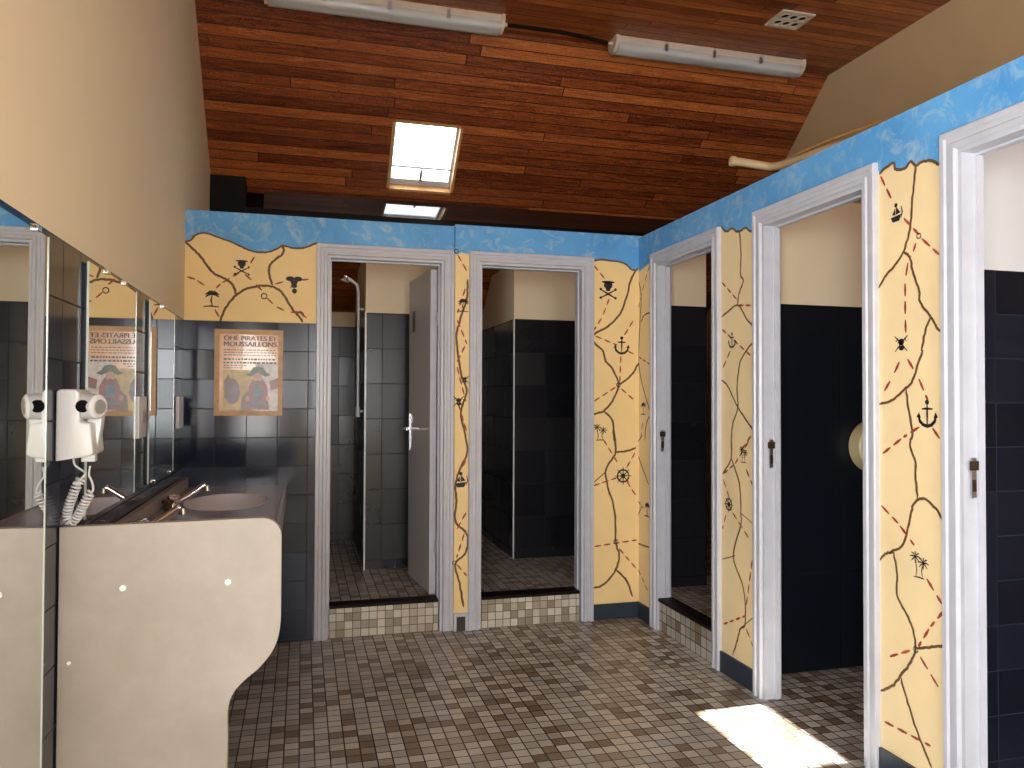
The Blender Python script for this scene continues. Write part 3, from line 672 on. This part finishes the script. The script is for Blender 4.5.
def counter_top(bm):
    """top skin with two oval holes, skirt round the outside"""
    n = 32; ysplit = [YV+.036, 3.46, YB-.005]
    for i, (cx, cy) in enumerate(sinks):
        y0, y1 = ysplit[i], ysplit[i+1]
        inner, outer = [], []
        for k in range(n):
            a = 2*math.pi*k/n + 2*math.pi/n/2; c_, s_ = math.cos(a), math.sin(a)
            inner.append(bm.verts.new((cx+RX*c_, cy+RY*s_, ZCt)))
            tx = (XC1-cx if c_ > 0 else cx-XC0)/max(abs(c_), 1e-6); ty = (y1-cy if s_ > 0 else cy-y0)/max(abs(s_), 1e-6); t = min(tx, ty)
            outer.append(bm.verts.new((cx+c_*t, cy+s_*t, ZCt)))
        for k in range(n): bm.faces.new([inner[k], outer[k], outer[(k+1) % n], inner[(k+1) % n]])
        for cxn, cyn in ((XC0, y0), (XC1, y0), (XC1, y1), (XC0, y1)):
            j = min(range(n), key=lambda k: abs(math.atan2(math.sin(math.atan2(cyn-cy, cxn-cx)-(2*math.pi*k/n+2*math.pi/n)), math.cos(math.atan2(cyn-cy, cxn-cx)-(2*math.pi*k/n+2*math.pi/n)))))
            bm.faces.new([outer[j], bm.verts.new((cxn, cyn, ZCt)), outer[(j+1) % n]])
    bmesh.ops.recalc_face_normals(bm, faces=bm.faces)
    for f in bm.faces:
        if f.normal.z < 0: f.normal_flip()
counter_top(bm)
box(bm, XC1-.012, XC1-.0005, YV+.037, YB-.006, .868, .8995); box(bm, XC0, XC0+.01, YV+.037, YB-.006, .868, .8995)
obj('countertop', bm, 'counter', van)
bm = BM(); box(bm, XC1, XC1+.018, YV+.036, YB-.005, .80, .903, 0, .007); obj('front_apron', bm, 'counter', van)
bm = BM(); box(bm, XC0, XC0+.03, YV+.036, YB-.006, .901, .955, 0, .003); obj('wall_upstand', bm, 'laminate', van)
for cx, cy in sinks:
    bm = BM(); prev = None; n = 40
    for j, (k, z) in enumerate([(1.03, .9006), (1.02, .903), (1.0, .901), (.975, .885), (.90, .85), (.75, .80), (.5, .775), (.2, .768), (.06, .766)]):
        ring = [bm.verts.new((cx+RX*k*math.cos(2*math.pi*i/n), cy+RY*k*math.sin(2*math.pi*i/n), z)) for i in range(n)]
        if prev:
            for i in range(n): bm.faces.new([prev[i], prev[(i+1) % n], ring[(i+1) % n], ring[i]])
        prev = ring
    bm.faces.new(prev); bmesh.ops.recalc_face_normals(bm, faces=bm.faces)
    b_ = obj('basin', bm, 'basin', van, True)
    bm = BM(); tube(bm, [(cx, cy, .766), (cx, cy, .772)], .022, 16); obj('drain', bm, 'chrome', b_)

# faucets
def faucet(y, label):
    r = thing('faucet', label, 'tap', (-.565, y, .90), 'chrome taps on the counter')
    bm = BM(); tube(bm, [(-.565, y, .90), (-.565, y, .906)], .032, 20); tube(bm, [(-.565, y, .906), (-.565, y, .945), (-.565, y, .955)], [.024, .021, .014], 20); obj('tap_body', bm, 'chrome', r, True)
    bm = BM(); tube(bm, spline([(-.560, y, .925), (-.535, y, .928), (-.47, y, .968), (-.432, y, .995), (-.420, y, 1.0)], 4), .0145, 14)
    tube(bm, [(-.418, y, .997), (-.416, y, .975)], .014, 14); obj('spout', bm, 'chrome', r, True)
    for q in (-1, 1): obj('cross_arm', tube(BM(), [(-.565, y+q*.015, .93), (-.565, y+q*.08, .935)], .009, 12), 'chrome', r, True)
    for sgn in (-1, 1):
        bm = BM(); yy = y+sgn*.085; tube(bm, [(-.565, yy, .901), (-.565, yy, .935), (-.565, yy, .950)], [.016, .02, .018], 8)
        tube(bm, [(-.59, yy, .94), (-.54, yy, .94)], .007, 8); tube(bm, [(-.565, yy-.025, .94), (-.565, yy+.025, .94)], .007, 8); obj('tap_knob', bm, 'rust_and_reflection' if sgn < 0 else 'chrome', r, True)  # rust-coloured knob stands in for a red reflection in the chrome
    return r
faucet(3.76, 'chrome tap with raised spout over the far basin, whole spout in view')
faucet(3.02, 'chrome tap nearer the side panel, only its tip and knobs showing above the panel')

# mirrors
def mirror(y0, y1, z0, z1, label, clips):
    r = thing('wall_mirror', label, 'mirror', (XL, (y0+y1)/2, z0), 'wall mirrors on the left wall')
    obj('mirror_glass', box(BM(), XL+.008, XL+.013, y0, y1, z0, z1), 'mirror', r)
    bm = BM(); box(bm, XL+.0005, XL+.0085, y0+.01, y1-.01, z0+.01, z1-.01); obj('mirror_backing', bm, 'dark_plastic', r)
    obj('glass_edge', box(BM(), XL+.006, XL+.0145, y1, y1+.006, z0, z1), 'glass_edge', r); obj('glass_edge', box(BM(), XL+.008, XL+.0145, y0-.003, y0, z0, z1), 'glass_edge', r)
    for y, z in clips:
        bm = BM(); box(bm, XL+.001, XL+.022, y-.015, y+.015, z-.008, z+.008, 0, .003); obj('mirror_clip', bm, 'chrome', r)
mirror(1.20, 2.195, .06, 1.805, 'tall mirror reaching nearly to the floor, left of the hair dryer', [(2.10, 1.808)])
mirror(2.585, 3.275, 1.03, 1.810, 'mirror just right of the hair dryer, reflecting the pirate poster', [(2.80, 1.812), (3.06, 1.812)])
mirror(3.565, 4.205, 1.03, 1.815, 'narrow-looking mirror nearest the back wall corner', [(3.85, 1.817), (3.68, 1.03), (4.10, 1.03)])

# dispensers
def dispenser(y0, label):
    r = thing('soap_dispenser', label, 'dispenser', (XL, y0+.08, 1.235), 'white dispensers between the mirrors')
    obj('dispenser_back', box(BM(), XL+.001, XL+.007, y0+.01, y0+.16, 1.24, 1.40, 0, .003), 'dark_plastic', r)
    obj('dispenser_cover', box(BM(), XL+.007, XL+.024, y0, y0+.15, 1.236, 1.402, 0, .004), 'white_plastic', r)
    obj('sight_window', box(BM(), XL+.0235, XL+.0255, y0+.07, y0+.13, 1.295, 1.345), 'grey_plastic', r)
dispenser(3.30, 'white soap dispenser between the two washbasin mirrors')
dispenser(4.31, 'white soap dispenser in the corner beside the tiled back wall')

# hair dryer
hd = thing('hair_dryer', 'white wall-mounted hair dryer with coiled cord beside the tall mirror', 'hair dryer', (XL, 2.39, 1.21))
bm = BM(); prism(bm, [(XL+.002, 1.226), (XL+.002, 1.414), (-.628, 1.420), (-.590, 1.420), (-.581, 1.411), (-.579, 1.332), (-.553, 1.328), (-.545, 1.246), (-.556, 1.238), (-.600, 1.232)], 1, 2.315, 2.44)
bmesh.ops.bevel(bm, geom=list(bm.edges), offset=.006, segments=3, profile=.6, affect='EDGES'); obj('dryer_holder', bm, 'white_plastic', hd, True)
bm = BM(); ax = Vector((.88, -.47, -.05)).normalized(); e0 = Vector((-.534, 2.335, 1.372))
tube(bm, [e0, e0-ax*.006, e0-ax*.055, e0-ax*.085], [.027, .034, .036, .034], 28); hb = obj('dryer_barrel', bm, 'white_plastic', hd, True)
obj('intake_grille', tube(BM(), [e0-ax*.001, e0+ax*.003], [.021, .019], 24), 'grey_plastic', hd, True)
obj('nozzle_hole_shade', tube(BM(), [(-.572, 2.312, 1.374), (-.572, 2.350, 1.374)], .017, 24), 'black_void', hd, True)  # solid black plug painting the shade of an opening
bm = BM(); prism(bm, [(-.572, 1.36), (-.533, 1.36), (-.546, 1.258), (-.552, 1.246), (-.576, 1.246), (-.576, 1.30)], 1, 2.365, 2.405)
bmesh.ops.bevel(bm, geom=list(bm.edges), offset=.006, segments=2, profile=.6, affect='EDGES'); h_ = obj('dryer_handle', bm, 'white_plastic', hd, True)
obj('dryer_switch', box(BM(), -.588, -.553, 2.370, 2.400, 1.220, 1.250, 0, .003), 'white_plastic', h_)
bm = BM()
cp_ = [(73, 456), (75, 465), (83, 471), (85, 474), (79, 482), (74, 492), (69, 506), (67, 516), (71, 522), (77, 517), (83, 506), (89, 495), (93, 490), (92, 482), (89, 475), (90, 466)]
path = spline([on(x, y, 1, 2.375 + .01*math.sin(i)) for i, (x, y) in enumerate(cp_)], 20)
n = len(path); i0, i1 = int(n*.24), int(n*.76); cp = path[:i0]; res = []
acc = 0.0
for i in range(i0, i1):
    d = (path[i+1]-path[i-1]).normalized(); a, b = frame_of(d)
    seglen = (path[i+1]-path[i]).length; sub = 6
    for k in range(sub):
        q = path[i].lerp(path[i+1], k/sub); acc += seglen/sub; ang = 2*math.pi*acc/.0092
        res.append(q + a*math.cos(ang)*.0105 + b*math.sin(ang)*.0105)
tube(bm, cp+res+path[i1:], .0031, 6); obj('coiled_cord', bm, 'white_plastic', hd, 'all')

# poster
PX0, PX1, PZ0, PZ1 = -.477, -.109, 1.296, 1.783; yP = YB-.004
po = thing('framed_poster', 'pirate notice poster in a pine frame on the dark tiles of the back wall', 'poster', ((PX0+PX1)/2, yP, PZ0))
bm = BM(); fw = .026
for b in ((PX0, PX1, PZ1-fw, PZ1), (PX0, PX1, PZ0, PZ0+fw), (PX0, PX0+fw, PZ0+fw, PZ1-fw), (PX1-fw, PX1, PZ0+fw, PZ1-fw)): box(bm, b[0], b[1], yP-.016, yP, b[2], b[3])
obj('poster_frame', bm, 'pine', po)
obj('poster_sheet', box(BM(), PX0+fw, PX1-fw, yP-.006, yP-.001, PZ0+fw, PZ1-fw), 'paper', po)
W_, H_ = PX1-PX0, PZ1-PZ0
def pp(u, v, off=.0065): return Vector((PX0+u*W_, yP-off, PZ1-v*H_))
def pshape(bm, pts, off=.0068):
    bm.faces.new([bm.verts.new(pp(u, v, off)) for u, v in pts])
def part2(name, shapes, mat, off):
    bm = BM()
    for q in shapes: pshape(bm, q, off)
    for f in bm.faces:
        f.normal_update()
        if f.normal.y > 0: f.normal_flip()
    obj(name, bm, mat, po)
def ell(cx, cy, rx, ry, n=20, a0=0, a1=2*math.pi): return [(cx+rx*math.cos(a0+(a1-a0)*i/n), cy+ry*math.sin(a0+(a1-a0)*i/n)) for i in range(n)]
def text(body, u0, v, u1, height, parent):
    cu = bpy.data.curves.new('t', 'FONT'); cu.body = body; cu.size = 1; cu.extrude = 0; cu.offset = 0
    to = bpy.data.objects.new('t', cu); C.objects.link(to); bpy.context.view_layer.update()
    me = bpy.data.meshes.new_from_object(to.evaluated_get(bpy.context.evaluated_depsgraph_get())); bpy.data.objects.remove(to)
    xs = [v_.co.x for v_ in me.vertices]; zs_ = [v_.co.y for v_ in me.vertices]; x0, x1, z0, z1 = min(xs), max(xs), 0.0, .73
    b_ = pp(u0, v); e_ = pp(u1, v)
    for v_ in me.vertices:
        v_.co = Vector((b_.x+(v_.co.x-x0)/(x1-x0)*(e_.x-b_.x), b_.y-.0006-.0001*(u0 > .131)-.0001*(u0 > .136), b_.z+(v_.co.y)/.73*height)) - wloc(parent)
    me.materials.append(M['p_ink']); o = bpy.data.objects.new('poster_lettering', me); C.objects.link(o); o.parent = parent
for k in range(3):
    text('OHÉ PIRATES ET', .13+k*.0045, .125, .90+k*.0045, .027, po)
    text('MOUSSAILLONS', .13+k*.0045, .195, .90+k*.0045, .028, po)
bars = []
for v, h in ((.232, .010), (.262, .010), (.292, .010), (.335, .020), (.375, .020), (.412, .012), (.440, .010)):
    u = .13; end = .90 if v < .40 else .46
    if v in (.440,): end = .40
    while u < end:
        wd = random.uniform(.02, .055); bars.append([(u, v), (min(u+wd, end), v), (min(u+wd, end), v+h), (u, v+h)]); u += wd+.014
part2('poster_lettering', bars, 'p_ink', .0068)
part2('poster_picture', [[(.12, .47), (.58, .47), (.60, .95), (.12, .95)]], 'p_yellow', .0066)
part2('poster_picture', [[(.60, .38), (.93, .36), (.93, .95), (.60, .95)]], 'p_white', .0066)
part2('poster_picture', [ell(.26, .72, .11, .15)], 'p_mauve', .0069)
part2('poster_picture', [[(.14, .60), (.20, .52), (.25, .60), (.22, .78), (.15, .80)], [(.40, .78), (.50, .70), (.55, .94), (.38, .95)]], 'p_brown', .0071)
part2('poster_pirate', [[(.50, .66), (.56, .57), (.70, .57), (.77, .66), (.80, .93), (.46, .93)]], 'p_red', .0073)
part2('poster_pirate', [[(.57, .66), (.69, .66), (.70, .80), (.56, .80)], ell(.62, .86, .13, .03)], 'p_blue', .0075)
for q in (ell(.63, .555, .065, .065), ell(.48, .80, .03, .03), ell(.78, .80, .03, .03)): part2('poster_pirate', [q], 'p_skin', .0077)
part2('poster_pirate', [[(.45, .525), (.52, .49), (.56, .44), (.63, .425), (.71, .44), (.75, .49), (.82, .525), (.74, .545), (.63, .50), (.53, .545)]], 'p_green', .0079)
part2('poster_pirate', [[(.57, .60), (.63, .585), (.69, .60), (.66, .65), (.60, .65)]], 'p_brown', .0081)
part2('poster_picture', [[(.80, .60), (.93, .56), (.93, .68), (.82, .70)]], 'p_red', .0069)

# fluorescent fittings
def fitting(x0, label, y=4.70, L=1.44):
    zt = ZC; r = thing('fluorescent_light', label, 'ceiling light', (x0+L/2, y, zt), 'strip lights on the board ceiling')
    x1 = x0+L
    obj('light_housing', box(BM(), x0+.02, x1-.02, y-.065, y+.065, zt-.045, zt, 0, .004), 'grille', r)
    bm = BM(); pr = [(y-.070+.14*(.5-.5*math.cos(math.pi*i/10)) , zt-.046-.052*math.sin(math.pi*i/10)**.6) for i in range(11)]
    prism(bm, pr, 0, x0+.02, x1-.02); obj('clear_cover', bm, 'diffuser', r, True)
    for dy in (-.03, .03):
        bm = BM(); tube(bm, [(x0+.04, y+dy, zt-.062), (x1-.04, y+dy, zt-.062)], .011, 14); obj('light_tube', bm, 'white_plastic', r, True)
    for xa in (x0, x1-.022):
        bm = BM(); pr2 = [(y-.075, zt), (y+.075, zt)]+[(y+.075-.15*i/8, zt-.04-.05*math.sin(math.pi*i/8)**.6) for i in range(9)]
        prism(bm, pr2, 0, xa, xa+.022); obj('end_cap', bm, 'grille', r)
    for q in (.25, .5, .75):
        xx = x0+L*q
        for s_ in (-1, 1): obj('cover_clip', box(BM(), xx-.012, xx+.012, y+s_*.072-.006, y+s_*.072+.006, zt-.07, zt-.025, 0, .002), 'steel', r)
    obj('cable_gland', tube(BM(), [(x0-.03, y, zt-.03), (x0, y, zt-.03)], .012, 10), 'grille', r, True); obj('cable_gland', tube(BM(), [(x1, y, zt-.03), (x1+.03, y, zt-.03)], .012, 10), 'grille', r, True)
fitting(-.235, 'unlit fluorescent strip light above the left half, cut by the top of the photo')
fitting(1.975, 'unlit fluorescent strip light on the right, ending near the gable wall', 4.755)
bm = BM(); tube(bm, [(1.235, 4.70, ZC-.03), (1.6, 4.727, ZC-.016), (1.945, 4.755, ZC-.03)], .012, 10)
o = obj('cable_conduit', bm, 'dark_wood', None, True); o['label'] = 'thin dark conduit joining the two strip lights'; o['category'] = 'conduit'

# ceiling vent
vt = thing('ceiling_vent', 'small pale square grille in the boards near the gable wall', 'vent', (2.99, 4.155, ZC))
VX, VY = 2.835, 4.105
bm = BM()
for b in ((0, .23, 0, .022), (0, .23, .178, .20), (0, .022, .022, .178), (.208, .23, .022, .178)): box(bm, VX+b[0], VX+b[1], VY+b[2], VY+b[3], ZC-.012, ZC-.0005, 0)
obj('vent_frame', bm, 'grille', vt)
obj('vent_recess', box(BM(), VX+.022, VX+.208, VY+.022, VY+.178, ZC-.003, ZC-.0005), 'dark_wood', vt)
bm = BM()
for i in range(3):
    for j in range(2):
        cx, cy = VX+.053+i*.062, VY+.061+j*.078
        pts = [(cx+.026*math.cos(2*math.pi*k/12), cy+.030*math.sin(2*math.pi*k/12)) for k in range(13)]
        for q, w2 in ((pts, .005),):
            tube(bm, [(a[0], a[1], ZC-.008) for a in q], w2, 5)
for i in (1, 2): box(bm, VX+.022+i*.062-.005, VX+.022+i*.062+.005, VY+.022, VY+.178, ZC-.011, ZC-.004)
box(bm, VX+.022, VX+.208, VY+.095, VY+.105, ZC-.011, ZC-.004)
obj('vent_tracery', bm, 'grille', vt)

# vent pipes over the right cubicles
def tag(o, label, cat, group=None):
    o['label'] = label; o['category'] = cat
    if group: o['group'] = group
    return o
pv = thing('vent_pipe', 'cream pipe bending out over the top of the painted right partition', 'pipe', (2.45, 3.1, T))
bm = BM(); tube(bm, spline([(2.245, 3.72, 2.695), (2.31, 3.71, 2.69), (2.40, 3.685, 2.675), (2.45, 3.62, 2.655), (2.47, 3.40, 2.638), (2.47, 3.1, 2.612), (2.47, 2.90, 2.57), (2.47, 2.76, 2.35), (2.47, 2.72, 2.0), (2.47, 2.72, .01)], 6), .022, 16); obj('pipe_run', bm, 'cream_pipe', pv, True)
bm = BM(); tube(bm, [(2.232, 3.722, 2.696), (2.238, 3.721, 2.6955), (2.262, 3.718, 2.694)], [.018, .027, .027], 18); obj('pipe_cap', bm, 'cream_pipe', pv, True)
bm = BM(); tube(bm, spline([(2.60, 3.66, 2.740), (2.60, 3.45, 2.735), (2.60, 3.15, 2.712), (2.60, 2.98, 2.67), (2.60, 2.90, 2.40), (2.60, 2.88, 2.0), (2.60, 2.88, .01)], 6), .010, 10)
tag(obj('copper_pipe', bm, 'pine', None, True), 'thin pipe running behind the cream vent pipe', 'pipe')

# toilet roll dispenser
tr = thing('toilet_roll_holder', 'round cream toilet roll holder on the dark wall in the second right doorway', 'toilet roll holder', (2.905, 3.46, 1.155))
bm = BM(); tube(bm, [(2.905, 3.459, 1.155), (2.905, 3.452, 1.155), (2.905, 3.375, 1.155), (2.905, 3.366, 1.155)], [.130, .136, .136, .126], 48); obj('holder_drum', bm, 'roller', tr, True)
bm = BM(); tube(bm, [(2.905, 3.367, 1.155), (2.905, 3.360, 1.155)], [.122, .118], 40); obj('front_window', bm, 'blue_grey', tr, True)
bm = BM(); box(bm, 2.88, 2.93, 3.37, 3.41, 1.005, 1.022, 0, .003); obj('paper_slot', bm, 'dark_plastic', tr)

# shower in the first stall
sh = thing('shower', 'slim white shower riser with head inside the first doorway', 'shower', (.405, 5.75, 1.2))
bm = BM(); tube(bm, spline([(.392, 5.75, 1.32), (.392, 5.75, 1.6), (.392, 5.75, 2.0), (.388, 5.75, 2.19), (.370, 5.75, 2.235), (.31, 5.75, 2.275), (.285, 5.75, 2.285)], 5), .011, 12); obj('riser_pipe', bm, 'white_plastic', sh, True)
bm = BM(); tube(bm, [(.300, 5.75, 2.288), (.293, 5.75, 2.262), (.290, 5.75, 2.252)], [.012, .034, .034], 20); obj('shower_head', bm, 'chrome', sh, True)
bm = BM(); tube(bm, [(.392, 5.75, 1.33), (.392, 5.75, 1.26)], [.019, .017], 14); tube(bm, [(.392, 5.75, 1.30), (.43, 5.75, 1.30)], .009, 10); obj('shower_valve', bm, 'white_plastic', sh, True)
bm = BM(); tube(bm, [(.392, 5.75, 2.05), (.430, 5.75, 2.05)], .008, 10); obj('pipe_bracket', bm, 'white_plastic', sh, True)
